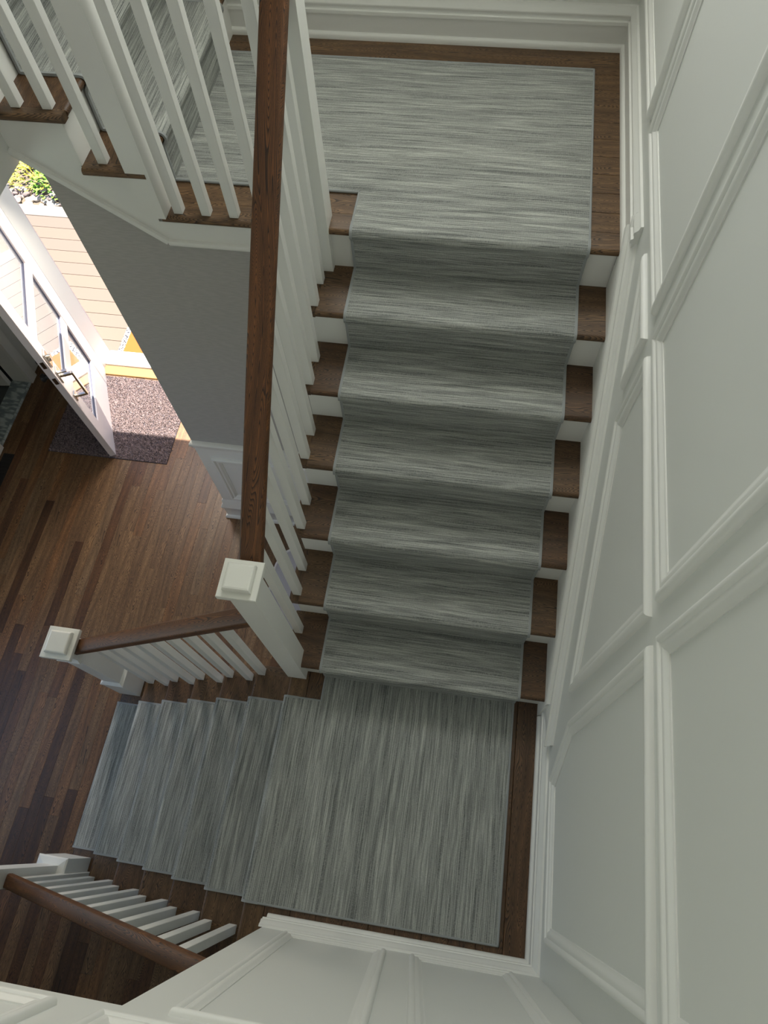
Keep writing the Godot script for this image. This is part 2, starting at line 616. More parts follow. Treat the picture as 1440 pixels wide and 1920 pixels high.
# a moulding mitred round a polygon that lies in the plane of o, ex and ey (both unit), nn out of the wall
func frame(pts: Array, o: Vector3, ex: Vector3, ey: Vector3, nn: Vector3, scale := 1.0) -> MB:
	var b := mb()
	var area := 0.0
	var m := pts.size()
	for i in m:
		var p: Vector2 = pts[i]
		var q: Vector2 = pts[(i + 1) % m]
		area += p.cross(q)
	var s := 1.0 if area > 0.0 else -1.0
	var rings := []
	for i in m:
		var a: Vector2 = pts[(i + m - 1) % m]
		var c: Vector2 = pts[i]
		var e: Vector2 = pts[(i + 1) % m]
		var n1 := (c - a).normalized().orthogonal() * -s
		var n2 := (e - c).normalized().orthogonal() * -s
		# orthogonal() turns a quarter clockwise in y-up maths; keep what points outwards
		var mit := (n1 + n2) / (1.0 + n1.dot(n2))
		var ring: Array[Vector3] = []
		for pr: Vector2 in MOULD:
			var f := c - mit * pr.x * scale
			ring.append(o + ex * f.x + ey * f.y + nn * pr.y * scale)
		rings.append(ring)
	for i in m:
		b.loft(rings[i], rings[(i + 1) % m], true, false)
	return b


func build_wainscot() -> void:
	var z := -2.27
	var b := boxes([[-2.054, 0.0, z, -1.083, 0.94, z + 0.006]])
	var t := struct("trim_1", b, M.white, "white wainscot panel below the grey wall", "wainscot")
	var r := mb()
	var prof := [Vector2(0, 0.935), Vector2(0.012, 0.94), Vector2(0.014, 0.965), Vector2(0.02, 0.975), Vector2(0.03, 0.985), Vector2(0.03, 1.005), Vector2(0.022, 1.012), Vector2(0, 1.012)]
	var p: Array[Vector3] = []
	var q: Array[Vector3] = []
	for a: Vector2 in prof:
		p.append(Vector3(-2.054 - a.x * 0.3, a.y, z + a.x))
		q.append(Vector3(-1.083, a.y, z + a.x))
	r.loft(p, q)
	part("chair_rail", r, M.white, t)
	part("panel_moulding", frame([Vector2(-1.95, 0.81), Vector2(-1.25, 0.81), Vector2(-1.25, 0.325), Vector2(-1.95, 0.325)], Vector3(0, 0, z + 0.006), Vector3.RIGHT, Vector3.UP, Vector3.BACK, 0.9), M.white, t)
	var s := mb()
	prof = [Vector2(0, 0), Vector2(0.034, 0), Vector2(0.034, 0.018), Vector2(0.026, 0.03), Vector2(0.02, 0.032), Vector2(0.02, 0.14), Vector2(0.03, 0.15), Vector2(0.03, 0.17), Vector2(0.014, 0.2), Vector2(0.014, 0.235), Vector2(0.006, 0.25), Vector2(0, 0.25)]
	p = []
	q = []
	for a: Vector2 in prof:
		p.append(Vector3(-2.053 - a.x, a.y, z + a.x))
		q.append(Vector3(-1.083, a.y, z + a.x))
	s.loft(p, q)
	part("skirting", s, M.white, t)
	part("skirting", along(prof, Vector3(-2.053, 0, 0), Vector3.LEFT, Vector3.BACK, Vector2(WZ + 0.05, z), Vector2(0, -1)), M.white, t)


# panel mouldings on the two panelled walls; each frame is a piece of its wall
func build_panels() -> void:
	var wr := get_node("wall_right") as Node3D
	var o := Vector3(WX, 0, 0)
	# (z, y) of the centre line of each frame
	var right := [
		[Vector2(-3.30, 2.965), Vector2(-2.60, 2.955), Vector2(-2.60, 4.5), Vector2(-3.30, 4.5)],
		[Vector2(-2.455, 2.962), Vector2(-1.765, 2.945), Vector2(-1.765, 4.5), Vector2(-2.455, 4.5)],
		[Vector2(-1.632, 2.942), Vector2(-0.931, 2.92), Vector2(-0.931, 4.5), Vector2(-1.632, 4.5)],
		[Vector2(-0.80, 2.917), Vector2(-0.10, 2.90), Vector2(-0.10, 4.5), Vector2(-0.80, 4.5)],
		[Vector2(-1.965, 2.825), Vector2(-1.75, 2.815), Vector2(-1.75, 2.65)],
		[Vector2(-1.618, 2.832), Vector2(-0.92, 2.80), Vector2(-0.916, 1.985), Vector2(-1.62, 2.56)],
		[Vector2(-0.795, 2.80), Vector2(-0.108, 2.775), Vector2(-0.113, 1.665), Vector2(-0.61, 1.637), Vector2(-0.763, 1.945)],
	]
	for f: Array in right:
		part("panel_moulding", frame(f, o, Vector3.BACK, Vector3.UP, Vector3.LEFT, 0.87), M.white, wr)
	var wf := get_node("wall_front") as Node3D
	o = Vector3(0, 0, FZ)
	var front := [
		[Vector2(-0.87, 1.60), Vector2(-0.54, 1.60), Vector2(-0.54, 2.825), Vector2(-0.87, 2.825)],
		[Vector2(-0.415, 1.60), Vector2(-0.095, 1.60), Vector2(-0.095, 2.825), Vector2(-0.415, 2.825)],
		[Vector2(-1.75, 2.94), Vector2(-1.10, 2.94), Vector2(-1.10, 4.0), Vector2(-1.75, 4.0)],
		[Vector2(-0.972, 2.955), Vector2(-0.54, 2.955), Vector2(-0.54, 4.0), Vector2(-0.972, 4.0)],
		[Vector2(-0.415, 2.955), Vector2(-0.095, 2.955), Vector2(-0.095, 4.0), Vector2(-0.415, 4.0)],
	]
	for f: Array in front:
		part("panel_moulding", frame(f, o, Vector3.RIGHT, Vector3.UP, Vector3.FORWARD, 0.68), M.white, wf)
	var wk := get_node("wall_back") as Node3D
	o = Vector3(0, 0, WZ)
	for f: Array in [[Vector2(-1.52, 2.93), Vector2(-0.12, 2.93), Vector2(-0.12, 3.85), Vector2(-1.52, 3.85)]]:
		part("panel_moulding", frame(f, o, Vector3.RIGHT, Vector3.UP, Vector3.BACK), M.white, wk)


# stand-off from the wall, height
const BASE := [Vector2(0, 0), Vector2(0.03, 0), Vector2(0.03, 0.016), Vector2(0.025, 0.025), Vector2(0.018, 0.028), Vector2(0.018, 0.096), Vector2(0.026, 0.1), Vector2(0.026, 0.114), Vector2(0.018, 0.118), Vector2(0.018, 0.126), Vector2(0.023, 0.134), Vector2(0.022, 0.142), Vector2(0.012, 0.152), Vector2(0.008, 0.166), Vector2(0, 0.168)]
const SKIRT := [Vector2(0, -0.34), Vector2(0.0295, -0.34), Vector2(0.0295, 0.05), Vector2(0.036, 0.058), Vector2(0.037, 0.085), Vector2(0.033, 0.105), Vector2(0.022, 0.112), Vector2(0.021, 0.15), Vector2(0.027, 0.156), Vector2(0.026, 0.17), Vector2(0.018, 0.176), Vector2(0.017, 0.186), Vector2(0.010, 0.196), Vector2(0.008, 0.212), Vector2(0, 0.218)]


func along(prof: Array, o: Vector3, out: Vector3, run: Vector3, ends: Vector2, mitre := Vector2.ZERO) -> MB:
	var b := mb()
	var p: Array[Vector3] = []
	var q: Array[Vector3] = []
	for a: Vector2 in prof:
		p.append(o + out * a.x + Vector3.UP * a.y + run * (ends.x + a.x * mitre.x))
		q.append(o + out * a.x + Vector3.UP * a.y + run * (ends.y - a.x * mitre.y))
	b.loft(p, q)
	return b


func build_skirts() -> void:
	struct("baseboard_right", along(BASE, Vector3(WX, YU, 0), Vector3.LEFT, Vector3.BACK, Vector2(WZ, -2.19), Vector2(1, 0)), M.white, "white skirting on the right wall along the upper landing", "skirting")
	struct("baseboard_right_1", along(BASE, Vector3(WX, YL, 0), Vector3.LEFT, Vector3.BACK, Vector2(-0.9, FZ), Vector2(0, 1)), M.white, "white skirting on the right wall along the lower landing", "skirting")
	struct("baseboard_back", along(BASE, Vector3(0, YU, WZ), Vector3.BACK, Vector3.RIGHT, Vector2(-1.70, WX), Vector2(0, 1)), M.white, "white skirting at the back of the upper landing", "skirting")
	struct("baseboard_front", along(BASE, Vector3(0, YL, FZ), Vector3.FORWARD, Vector3.RIGHT, Vector2(-1.0, WX), Vector2(0, 1)), M.white, "white skirting at the foot of the panelled front wall", "skirting")
	# the raking skirting of the middle flight, cut plumb at both ends
	var b := mb()
	var p: Array[Vector3] = []
	var q: Array[Vector3] = []
	for a: Vector2 in SKIRT:
		for k in 2:
			var z := -2.275 if k == 0 else -0.752
			if a.y < 0.13 and k == 1:
				z = -0.905
			var y: float = 8 * H + (ZA - z) * H / GA + a.y
			if k == 0:
				y = minf(y, YU + 0.168 + (a.y - 0.218) * 0.6)
			(p if k == 0 else q).append(Vector3(WX - a.x, y, z))
	b.loft(p, q)
	struct("trim_2", b, M.white, "white raking skirting beside the middle flight", "skirting")


func plank(parent: Node3D, lo: Vector3, hi: Vector3, mat: Material, grain: int, c := 0.0015) -> void:
	var b := mb(grain, rnd_off())
	b.board(lo, hi, c)
	part("plank", b, mat, parent)


func build_landings() -> void:
	# lower landing: boards run towards the panelled wall
	var l := struct("floor_1", boxes([[XB + 0.045, YL - 0.2, -0.955, WX, YL - 0.03, FZ]]), M.sub, "dark oak lower landing", "landing")
	var x := XB + 0.088
	while x < WX - 0.01:
		var x2 := minf(x + 0.104, WX)
		plank(l, Vector3(x + 0.0006, YL - 0.022, -0.994), Vector3(x2 - 0.0006, YL, 0.135 if x2 < -0.99 else 0.028), M.tread if int(x * 1000) % 2 else M.tread_b, 2)
		x = x2
	# upper landing: boards run along the front edge
	l = struct("floor_2", boxes([[-1.69, YU - 0.1, WZ, WX, YU - 0.03, ZA - 6 * GA - OV - 0.019]]), M.sub, "oak upper landing", "landing")
	var z := ZA - 6 * GA - 0.088
	while z > WZ + 0.01:
		var z2 := maxf(z - 0.1, WZ)
		plank(l, Vector3(-1.70, YU - 0.022, z2 + 0.0006), Vector3(WX - 0.001, YU, z - 0.0006), M.tread if int(-z * 1000) % 2 else M.nosing, 0)
		z = z2


func nosed(run0: float, run1: float, y: float, th := 0.028) -> Array:
	# profile (run, height) of a board whose rounded edge is at run1
	var a := [Vector2(run0, y), Vector2(run0, y - th)]
	var s := signf(run1 - run0)
	var r := th / 2.0
	a.append(Vector2(run1 - s * r, y - th))
	for i in range(1, 6):
		var an := PI * i / 6.0
		a.append(Vector2(run1 - s * r + s * r * sin(an), y - r - r * cos(an)))
	a.append(Vector2(run1 - s * r, y))
	return a


# a board with a rounded front, run along z (axis 2) or x (axis 0), from w0 to w1 across
func nosed_board(axis: int, run0: float, run1: float, y: float, w0: float, w1: float, mat: Material, parent: Node3D, called := "tread") -> void:
	var b := mb(2 - axis, rnd_off())
	var p: Array[Vector3] = []
	var q: Array[Vector3] = []
	for a: Vector2 in nosed(run0, run1, y):
		p.append(Vector3(w0, a.y, a.x) if axis == 2 else Vector3(a.x, a.y, w0))
		q.append(Vector3(w1, a.y, a.x) if axis == 2 else Vector3(a.x, a.y, w1))
	b.loft(p, q)
	part(called, b, mat, parent)


# one end of a tread, rounded outwards: the returned nosing
func return_board(axis: int, run0: float, run1: float, y: float, edge: float, inner: float, mat: Material, parent: Node3D) -> void:
	var b := mb(axis, rnd_off())
	var p: Array[Vector3] = []
	var q: Array[Vector3] = []
	for a: Vector2 in nosed(inner, edge, y):
		p.append(Vector3(a.x, a.y, run0) if axis == 2 else Vector3(run0, a.y, a.x))
		q.append(Vector3(a.x, a.y, run1) if axis == 2 else Vector3(run1, a.y, a.x))
	b.loft(p, q)
	part("nosing_return", b, mat, parent)


func build_flights() -> void:
	# ---- middle flight: levels 8 to 13, down towards the camera
	var f := thing("stair_flight", "middle flight of oak treads and white risers along the panelled right wall", "stairs", Vector3.ZERO)
	for j in range(8, 15):
		var zn: float = ZA - (j - 8) * GA
		var y := j * H
		var r := mb()
		r.box(Vector3(-1.08, y - H, zn - OV - 0.018), Vector3(0.001, y - 0.028, zn - OV))
		part("riser", r, M.white, f)
		var s := mb()   # the small cove under the nosing
		s.box(Vector3(-1.08, y - 0.04, zn - OV), Vector3(0.0, y - 0.028, zn - OV + 0.009), 0.003)
		part("cove", s, M.white, f)
		if j == 14:
			nosed_board(2, zn - 0.088, zn, y, -1.66, 0.0, M.nosing, f, "landing_nosing")
			break
		nosed_board(2, zn - GA - OV, zn, y, -1.062, 0.002, M.tread if j % 2 else M.tread_b, f)
		return_board(2, zn - GA - OV, zn - 0.004, y, -1.104, -1.0625, M.tread, f)
	var p: Array[Vector3] = []
	p.append(Vector3(-1.08, 0, -2.30))
	p.append(Vector3(-1.08, 0, ZA - OV - 0.006))
	for j in range(8, 15):
		var zr: float = ZA - (j - 8) * GA - OV - 0.006
		p.append(Vector3(-1.08, j * H - H - (0.0 if j == 8 else 0.028), zr))
		p.append(Vector3(-1.08, j * H - 0.028, zr))
	p.append(Vector3(-1.08, YU - 0.028, -2.30))
	var q: Array[Vector3] = []
	for a in p:
		q.append(a + Vector3(0.02, 0, 0))
	var b := mb()
	b.loft(p, q)
	part("stringer", b, M.white, f)

	# ---- lower flight: levels 1 to 6 and the landing's own nosing, down to the left
	f = thing("stair_flight", "lower flight of oak treads leading from the lower landing to the hall floor", "stairs", Vector3.ZERO)
	for j in range(1, 8):
		var xn: float = XB - (7 - j) * GB
		var y := j * H
		var r := mb()
		r.box(Vector3(xn + OV, y - H, -0.972), Vector3(xn + OV + 0.018, y - 0.028, 0.11))
		part("riser", r, M.white, f)
		if j == 7:
			nosed_board(0, xn + 0.087, xn, y, -0.994, 0.132, M.nosing, f, "landing_nosing")
			break
		nosed_board(0, xn + GB + OV, xn, y, -0.952, 0.09, M.tread_b if j % 2 else M.tread, f)
		return_board(0, xn + GB + OV, xn + 0.004, y, -0.994, -0.9525, M.tread, f)
		return_board(0, xn + GB + OV, xn + 0.004, y, 0.132, 0.0905, M.tread, f)
	for z: float in [-0.972, 0.09]:
		p = []
		p.append(Vector3(XB + 0.1, 0, z))
		p.append(Vector3(XB + 0.1, YL - 0.028, z))
		for j in range(7, 0, -1):
			var xr: float = XB - (7 - j) * GB + OV + 0.006
			p.append(Vector3(xr, j * H - 0.028, z))
			p.append(Vector3(xr, j * H - H - (0.0 if j == 1 else 0.028), z))
		q = []
		for a in p:
			q.append(a + Vector3(0, 0, 0.02))
		b = mb()
		b.loft(p, q)
		part("stringer", b, M.white, f)

	# ---- upper flight: levels 15, 16 and the upper floor, up to the left
	f = thing("stair_flight", "upper flight climbing from the upper landing to the second floor at top left", "stairs", Vector3.ZERO)
	for j in range(15, 18):
		var xn: float = XC - (j - 15) * GB
		var y := j * H
		var r := mb()
		r.box(Vector3(xn - OV - 0.018, y - H, WZ + 0.001), Vector3(xn - OV, y - 0.028, -2.2645))
		part("riser", r, M.white, f)
		if j == 17:
			nosed_board(0, xn - 0.05, xn, y, WZ + 0.001, -2.243, M.nosing, f, "floor_nosing")
			break
		nosed_board(0, xn - GB - OV, xn, y, WZ + 0.001, -2.286, M.tread if j % 2 else M.tread_b, f)
		return_board(0, xn - GB - OV, xn - 0.004, y, -2.243, -2.2855, M.nosing, f)
	p = []
	for a: Vector2 in [Vector2(-1.08, 2.545), Vector2(-1.08, 2.632), Vector2(XC - OV - 0.006, 2.632), Vector2(XC - OV - 0.006, 2.822), Vector2(XC - GB - OV - 0.006, 2.822), Vector2(XC - GB - OV - 0.006, 3.012), Vector2(XC - 2 * GB - OV - 0.006, 3.012), Vector2(XC - 2 * GB - OV - 0.006, 3.2), Vector2(-2.127, 3.2), Vector2(-2.127, 2.9), Vector2(-1.668, 2.545)]:
		p.append(Vector3(a.x, a.y, -2.28))
	q = []
	for a in p:
		q.append(a + Vector3(0, 0, 0.015))
	b = mb()
	b.loft(p, q)
	part("stringer", b, M.white, f)
	# its lower edge carries a small bead
	for s: Array in [[Vector2(-1.08, 2.545), Vector2(-1.668, 2.545)], [Vector2(-1.668, 2.545), Vector2(-2.127, 2.90)]]:
		b = mb()
		var a: Vector2 = s[0]
		var c: Vector2 = s[1]
		var up := (c - a).normalized().orthogonal()
		if up.y < 0:
			up = -up
		p = []
		q = []
		for k: Vector2 in [Vector2(0, -0.016), Vector2(0.012, -0.016), Vector2(0.016, -0.006), Vector2(0.012, 0.004), Vector2(0, 0.006)]:
			p.append(Vector3(a.x + up.x * k.y, a.y + up.y * k.y, -2.265 + k.x))
			q.append(Vector3(c.x + up.x * k.y, c.y + up.y * k.y, -2.265 + k.x))
		b.loft(p, q)
		part("bead", b, M.white, f)
	# the closed underside
	p = []
	for a: Vector2 in [Vector2(-1.70, 2.56), Vector2(XC - OV - 0.02, 2.62), Vector2(XC - GB - OV - 0.02, 2.80), Vector2(-2.1, 3.0), Vector2(-2.1, 2.90)]:
		p.append(Vector3(a.x, a.y, WZ + 0.001))
	q = []
	for a in p:
		q.append(Vector3(a.x, a.y, -2.281))
	b = mb()
	b.loft(p, q)
	part("soffit", b, M.white, f)


# ------------------------------------------------------------------ carpet
# a ribbon that follows a path (run, height) with thickness; axis 2: path in (z, y), across x
func ribbon(path: Array, axis: int, w0: float, w1: float, th: float, lift := 0.0, phase := 0.0, turn := 1.0) -> MB:
	var b := mb()
	var m := path.size()
	var nor: Array[Vector2] = []
	for i in m:
		var a: Vector2 = path[maxi(i - 1, 0)]
		var c: Vector2 = path[mini(i + 1, m - 1)]
		var d := (c - a).normalized()
		var k := Vector2(-d.y, d.x)
		nor.append(k)
	# the outside of the path is upward on the level parts
	var flip := 1.0
	for i in m - 1:
		var d: Vector2 = path[i + 1] - path[i]
		if absf(d.x) > 4.0 * absf(d.y):
			flip = signf(d.x)
			break
	var at := func(p: Vector2, w: float) -> Vector3:
		return Vector3(w, p.y, p.x) if axis == 2 else Vector3(p.x, p.y, w)
	var s := phase
	for i in m - 1:
		var p0: Vector2 = path[i]
		var p1: Vector2 = path[i + 1]
		var n0 := nor[i] * flip
		var n1 := nor[i + 1] * flip
		var q0 := p0 + n0 * (th + lift)
		var q1 := p1 + n1 * (th + lift)
		var ds := p0.distance_to(p1)
		var N0: Vector3 = at.call(n0, 0.0)
		var N1: Vector3 = at.call(n1, 0.0)
		b.quad_s(at.call(q0, w0), at.call(q0, w1), at.call(q1, w1), at.call(q1, w0), N0, N1, Vector2(w0, s), Vector2(w1, s), Vector2(w1, s + ds * turn), Vector2(w0, s + ds * turn))
		for e: Array in [[w0, -1.0], [w1, 1.0]]:
			var nn := Vector3(e[1], 0, 0) if axis == 2 else Vector3(0, 0, e[1])
			b.quad(at.call(p0, e[0]), at.call(q0, e[0]), at.call(q1, e[0]), at.call(p1, e[0]), nn)
		s += ds * turn
	for i: int in [0, m - 1]:
		var p0: Vector2 = path[i]
		var q0 := p0 + nor[i] * flip * (th + lift)
		var p1: Vector2 = path[1 if i == 0 else m - 2]
		var away := (p0 - p1).normalized()
		b.quad(at.call(p0, w0), at.call(p0, w1), at.call(q0, w1), at.call(q0, w0), at.call(away, 0.0))
	return b


# the way a runner takes over a nosing at (n, y) down to the next tread; s is the sign of descent along the run
func over(path: Array, n: float, y: float, y_low: float, s: float) -> void:
	for a: Vector2 in [Vector2(-0.016, 0.0), Vector2(-0.006, -0.001), Vector2(0.0, -0.006), Vector2(0.003, -0.013), Vector2(0.002, -0.021), Vector2(-0.004, -0.029), Vector2(-0.012, -0.04), Vector2(-0.016, -0.055)]:
		path.append(Vector2(n + s * a.x, y + a.y))
	path.append(Vector2(n - s * 0.018, y_low + 0.010))
	path.append(Vector2(n - s * 0.0165, y_low + 0.003))
	path.append(Vector2(n - s * 0.010, y_low + 0.0005))


func carpet_slab(parent: Node3D, lo: Vector2, hi: Vector2, y: float, rows_along_x: bool, called := "landing_piece") -> void:
	# a level piece of carpet; rows of the weave along x or along z
	var b := mb(0 if rows_along_x else 2)
	b.board(Vector3(lo.x, y, lo.y), Vector3(hi.x, y + 0.009, hi.y), 0.0004)
	part(called, b, M.weave, parent)


func bind(parent: Node3D, a: Vector3, c: Vector3) -> void:
	# woven tape along an edge of a level piece
	var b := mb()
	b.box(Vector3(minf(a.x, c.x) - 0.005, a.y - 0.0005, minf(a.z, c.z) - 0.005), Vector3(maxf(a.x, c.x) + 0.005, a.y + 0.0105, maxf(a.z, c.z) + 0.005), 0.003)
	part("binding", b, M.bind, parent)


func build_runners() -> void:
	var cl := -0.9463
	var cr := -0.1052
	var zt := -0.8326       # the lower runner's far edge
	var zb := -0.0268
	var zj := -2.4548       # the upper landing piece's near edge
	var zk := -3.2654
	# ---- middle flight with the upper landing
	var r := thing("stair_runner", "grey striped runner on the middle flight and upper landing", "carpet")
	var path := [Vector2(-2.3, YU + 0.0005)]
	for j in range(14, 7, -1):
		over(path, ZA - (j - 8) * GA, j * H, (j - 1) * H, 1.0)
	part("runner", ribbon(path, 2, cl, cr, 0.0085, 0.0, -2.3), M.weave, r)
	for w: float in [cl, cr]:
		part("binding", ribbon(path, 2, w - 0.005, w + 0.005, 0.0085, 0.001), M.bind, r)
	carpet_slab(r, Vector2(-1.672, zk), Vector2(cr, zj), YU, true)
	carpet_slab(r, Vector2(cl, zj), Vector2(cr, -2.299), YU, true)
	bind(r, Vector3(cr, YU, zk), Vector3(cr, YU, -2.30))
	bind(r, Vector3(-1.672, YU, zk), Vector3(cr, YU, zk))
	bind(r, Vector3(-1.672, YU, zj), Vector3(cl, YU, zj))
	bind(r, Vector3(cl, YU, zj), Vector3(cl, YU, -2.30))
	# ---- lower flight with the lower landing
	r = thing("stair_runner", "grey striped carpet of the lower landing and lower flight", "carpet")
	path = [Vector2(XB + 0.06, YL + 0.0005)]
	for j in range(7, 0, -1):
		over(path, XB - (7 - j) * GB, j * H, (j - 1) * H, -1.0)
	path.resize(path.size() - 1)
	part("runner", ribbon(path, 0, zt, zb, 0.0085, 0.0, XB + 0.06, -1.0), M.weave, r)
	for w: float in [zt, zb]:
		part("binding", ribbon(path, 0, w - 0.005, w + 0.005, 0.0085, 0.001), M.bind, r)
	carpet_slab(r, Vector2(XB + 0.06, zt), Vector2(cr, zb), YL, false)
	carpet_slab(r, Vector2(cl, -0.957), Vector2(cr, zt), YL, false)
	bind(r, Vector3(XB + 0.06, YL, zb), Vector3(cr, YL, zb))
	bind(r, Vector3(cr, YL, -0.95), Vector3(cr, YL, zb))
	bind(r, Vector3(XB + 0.06, YL, zt), Vector3(cl, YL, zt))
	bind(r, Vector3(cl, YL, -0.95), Vector3(cl, YL, zt))
	# ---- upper flight
	r = thing("stair_runner", "grey striped runner climbing the upper flight behind the balusters", "carpet")
	path = [Vector2(XC - 2 * GB - 0.10, 17 * H + 0.0005)]
	for j in range(17, 14, -1):
		over(path, XC - (j - 15) * GB, j * H, (j - 1) * H, 1.0)
	part("runner", ribbon(path, 0, zk, zj, 0.0085), M.weave, r)
	for w: float in [zk, zj]:
		part("binding", ribbon(path, 0, w - 0.005, w + 0.005, 0.0085, 0.001), M.bind, r)


# ------------------------------------------------------------------ balustrades
var stick := {}


func baluster(parent: Node3D, at: Vector3, top: float) -> void:
	var k := snappedf(top - at.y, 0.002)
	if not stick.has(k):
		var b := mb()
		b.box(Vector3(-0.0172, 0, -0.0172), Vector3(0.0172, k, 0.0172), 0.0015)
		stick[k] = b.mesh()
	var o := part("baluster", stick[k], M.white, parent)
	o.position = at


const RAIL := [Vector2(-0.022, -0.062), Vector2(0.022, -0.062), Vector2(0.026, -0.05), Vector2(0.026, -0.04), Vector2(0.036, -0.034), Vector2(0.037, -0.012), Vector2(0.034, -0.004), Vector2(0.028, -0.001), Vector2(0, 0), Vector2(-0.028, -0.001), Vector2(-0.034, -0.004), Vector2(-0.037, -0.012), Vector2(-0.036, -0.034), Vector2(-0.026, -0.04), Vector2(-0.026, -0.05)]


func handrail(parent: Node3D, a: Vector3, c: Vector3, across: Vector3, wide := 1.0) -> void:
	var d := (c - a)
	var plan := Vector3(d.x, 0, d.z).normalized()
	var b := mb(plan.abs().max_axis_index(), rnd_off())
	var up := across.cross(d).normalized()
	if up.y < 0:
		up = -up
	var p: Array[Vector3] = []
	var q: Array[Vector3] = []
	for k: Vector2 in RAIL:
		# plumb-cut ends: slide each point along the rail until it lies over the end
		var w := across * k.x * wide + up * k.y
		var slide := -w.dot(plan) / d.normalized().dot(plan)
		p.append(a + w + d.normalized() * slide)
		q.append(c + w + d.normalized() * slide)
	b.loft(p, q)
	part("handrail", b, M.rail, parent)


func newel(label: String, at: Vector3, half: float, height: float, cap_half: float, plinth := 0.0, plinth_h := 0.0, collar := 0.0) -> Node3D:
	var t := thing("newel_post", label, "newel post", at)
	var b := mb()
	b.squares(Vector3.ZERO, [Vector2(0, half), Vector2(height - 0.004, half)])
	part("post", b, M.white, t)
	if plinth > 0.0:
		b = mb()
		b.squares(Vector3.ZERO, [Vector2(0, plinth), Vector2(plinth_h - 0.03, plinth), Vector2(plinth_h - 0.022, plinth + 0.004), Vector2(plinth_h - 0.012, plinth + 0.003), Vector2(plinth_h - 0.006, plinth - 0.004), Vector2(plinth_h, half + 0.002)])
		part("plinth", b, M.white, t)
	if collar > 0.0:
		b = mb()
		b.squares(Vector3(0, height - 0.16, 0), [Vector2(0, half + 0.001), Vector2(0.008, half + 0.012), Vector2(0.018, half + 0.014), Vector2(0.026, half + 0.004), Vector2(0.03, half + 0.001)])
		part("collar", b, M.white, t)
	b = mb()
	var y := height
	b.squares(Vector3.ZERO, [Vector2(y - 0.05, half + 0.001), Vector2(y - 0.036, half + 0.005), Vector2(y - 0.028, half + 0.014), Vector2(y - 0.026, cap_half - 0.001), Vector2(y - 0.024, cap_half), Vector2(y - 0.002, cap_half), Vector2(y, cap_half - 0.002)])
	var ins := cap_half * 0.7
	b.squares(Vector3(0, y - 0.001, 0), [Vector2(0, ins), Vector2(0.018, ins), Vector2(0.024, ins - 0.004), Vector2(0.026, ins - 0.009)])
	part("cap", b, M.cap, t)
	return t


func build_balustrades() -> void:
	# newels
	newel("tall white newel post with square cap at the foot of the middle flight", Vector3(-1.0755, YL, -0.961), 0.0425, 1.17, 0.0625)
	newel("white newel post with plinth where the lower flight meets the hall floor, far side", Vector3(-2.3125, H, -0.953), 0.05, 0.98, 0.079, 0.0655, 0.30, 1.0)
	newel("white newel post with plinth at bottom left below the near handrail", Vector3(-2.327, H, 0.092), 0.042, 1.07, 0.079, 0.078, 0.30, 1.0)
	newel("white newel post at the corner where the middle flight reaches the upper landing", Vector3(-1.0705, YU - H, -2.2895), 0.0425, 1.37, 0.0625)
	newel("wide white newel post at the foot of the upper flight, top left", Vector3(-1.6805, YU, -2.2895), 0.0425, 1.17, 0.0625)
	newel("white newel post at the head of the upper flight, cut by the left edge", Vector3(-2.115, 17 * H, -2.2895), 0.0425, 1.05, 0.0625)

	# middle flight
	var ra := func(z: float) -> float: return 2.463 - 0.842 * (z + 1.03)
	var t := thing("balustrade", "oak handrail with white balusters running up the middle flight", "balustrade")
	handrail(t, Vector3(-1.072, ra.call(-1.0), -1.0), Vector3(-1.072, ra.call(-2.247), -2.247), Vector3.RIGHT)
	for i in 11:
		var z := -2.177 + i * 0.1103 - 0.0175
		var lvl := 13 - (i / 2)
		baluster(t, Vector3(-1.0715, lvl * H, z), ra.call(z) - 0.05)
	# lower flight, far side
	var rb := func(x: float) -> float: return 1.585 + 0.905 * (x + 1.74)
	t = thing("balustrade", "oak handrail with white balusters on the far side of the lower flight", "balustrade")
	handrail(t, Vector3(-2.2625, rb.call(-2.2625), -0.961), Vector3(-1.118, rb.call(-1.118), -0.961), Vector3.BACK)
	var fit := [-1.287, -1.3912, -1.4952, -1.6002, -1.7042, -1.811, -1.9142, -2.022, -2.1242]
	for i in 9:
		var x: float = fit[i]
		baluster(t, Vector3(x, (6 - (i + 1) / 2) * H, -0.9612), rb.call(x) - 0.05)
	# lower flight, near side, dying into the panelled wall
	var rf := func(x: float) -> float: return 1.53 + 0.875 * (x + 1.64)
	t = thing("balustrade", "near oak handrail with white balusters at the bottom left", "balustrade")
	handrail(t, Vector3(-2.286, rf.call(-2.286), 0.0995), Vector3(-0.986, rf.call(-0.986), 0.0995), Vector3.BACK, 0.82)
	for i in 11:
		var x := -1.1715 - i * 0.1071
		baluster(t, Vector3(x, (6 - i / 2) * H, 0.0995), rf.call(x) - 0.05)
	# upper landing, level
	t = thing("balustrade", "white balusters along the upper landing between two newel posts", "balustrade")
	handrail(t, Vector3(-1.638, YU + 0.93, -2.2955), Vector3(-1.113, YU + 0.93, -2.2955), Vector3.BACK)
	for i in 5:
		baluster(t, Vector3(-1.5985 + i * 0.1066, YU, -2.2955), YU + 0.89)
	# upper flight
	var rc := func(x: float) -> float: return 3.62 - 0.905 * (x + 1.7)
	t = thing("balustrade", "white balusters standing on the upper flight at top left", "balustrade")
	handrail(t, Vector3(-1.723, rc.call(-1.723), -2.2955), Vector3(-2.0725, rc.call(-2.0725), -2.2955), Vector3.BACK)
	for k: Array in [[-1.8125, 15], [-1.9195, 16], [-2.0305, 16]]:
		baluster(t, Vector3(k[0], k[1] * H, -2.2955), rc.call(k[0]) - 0.05)


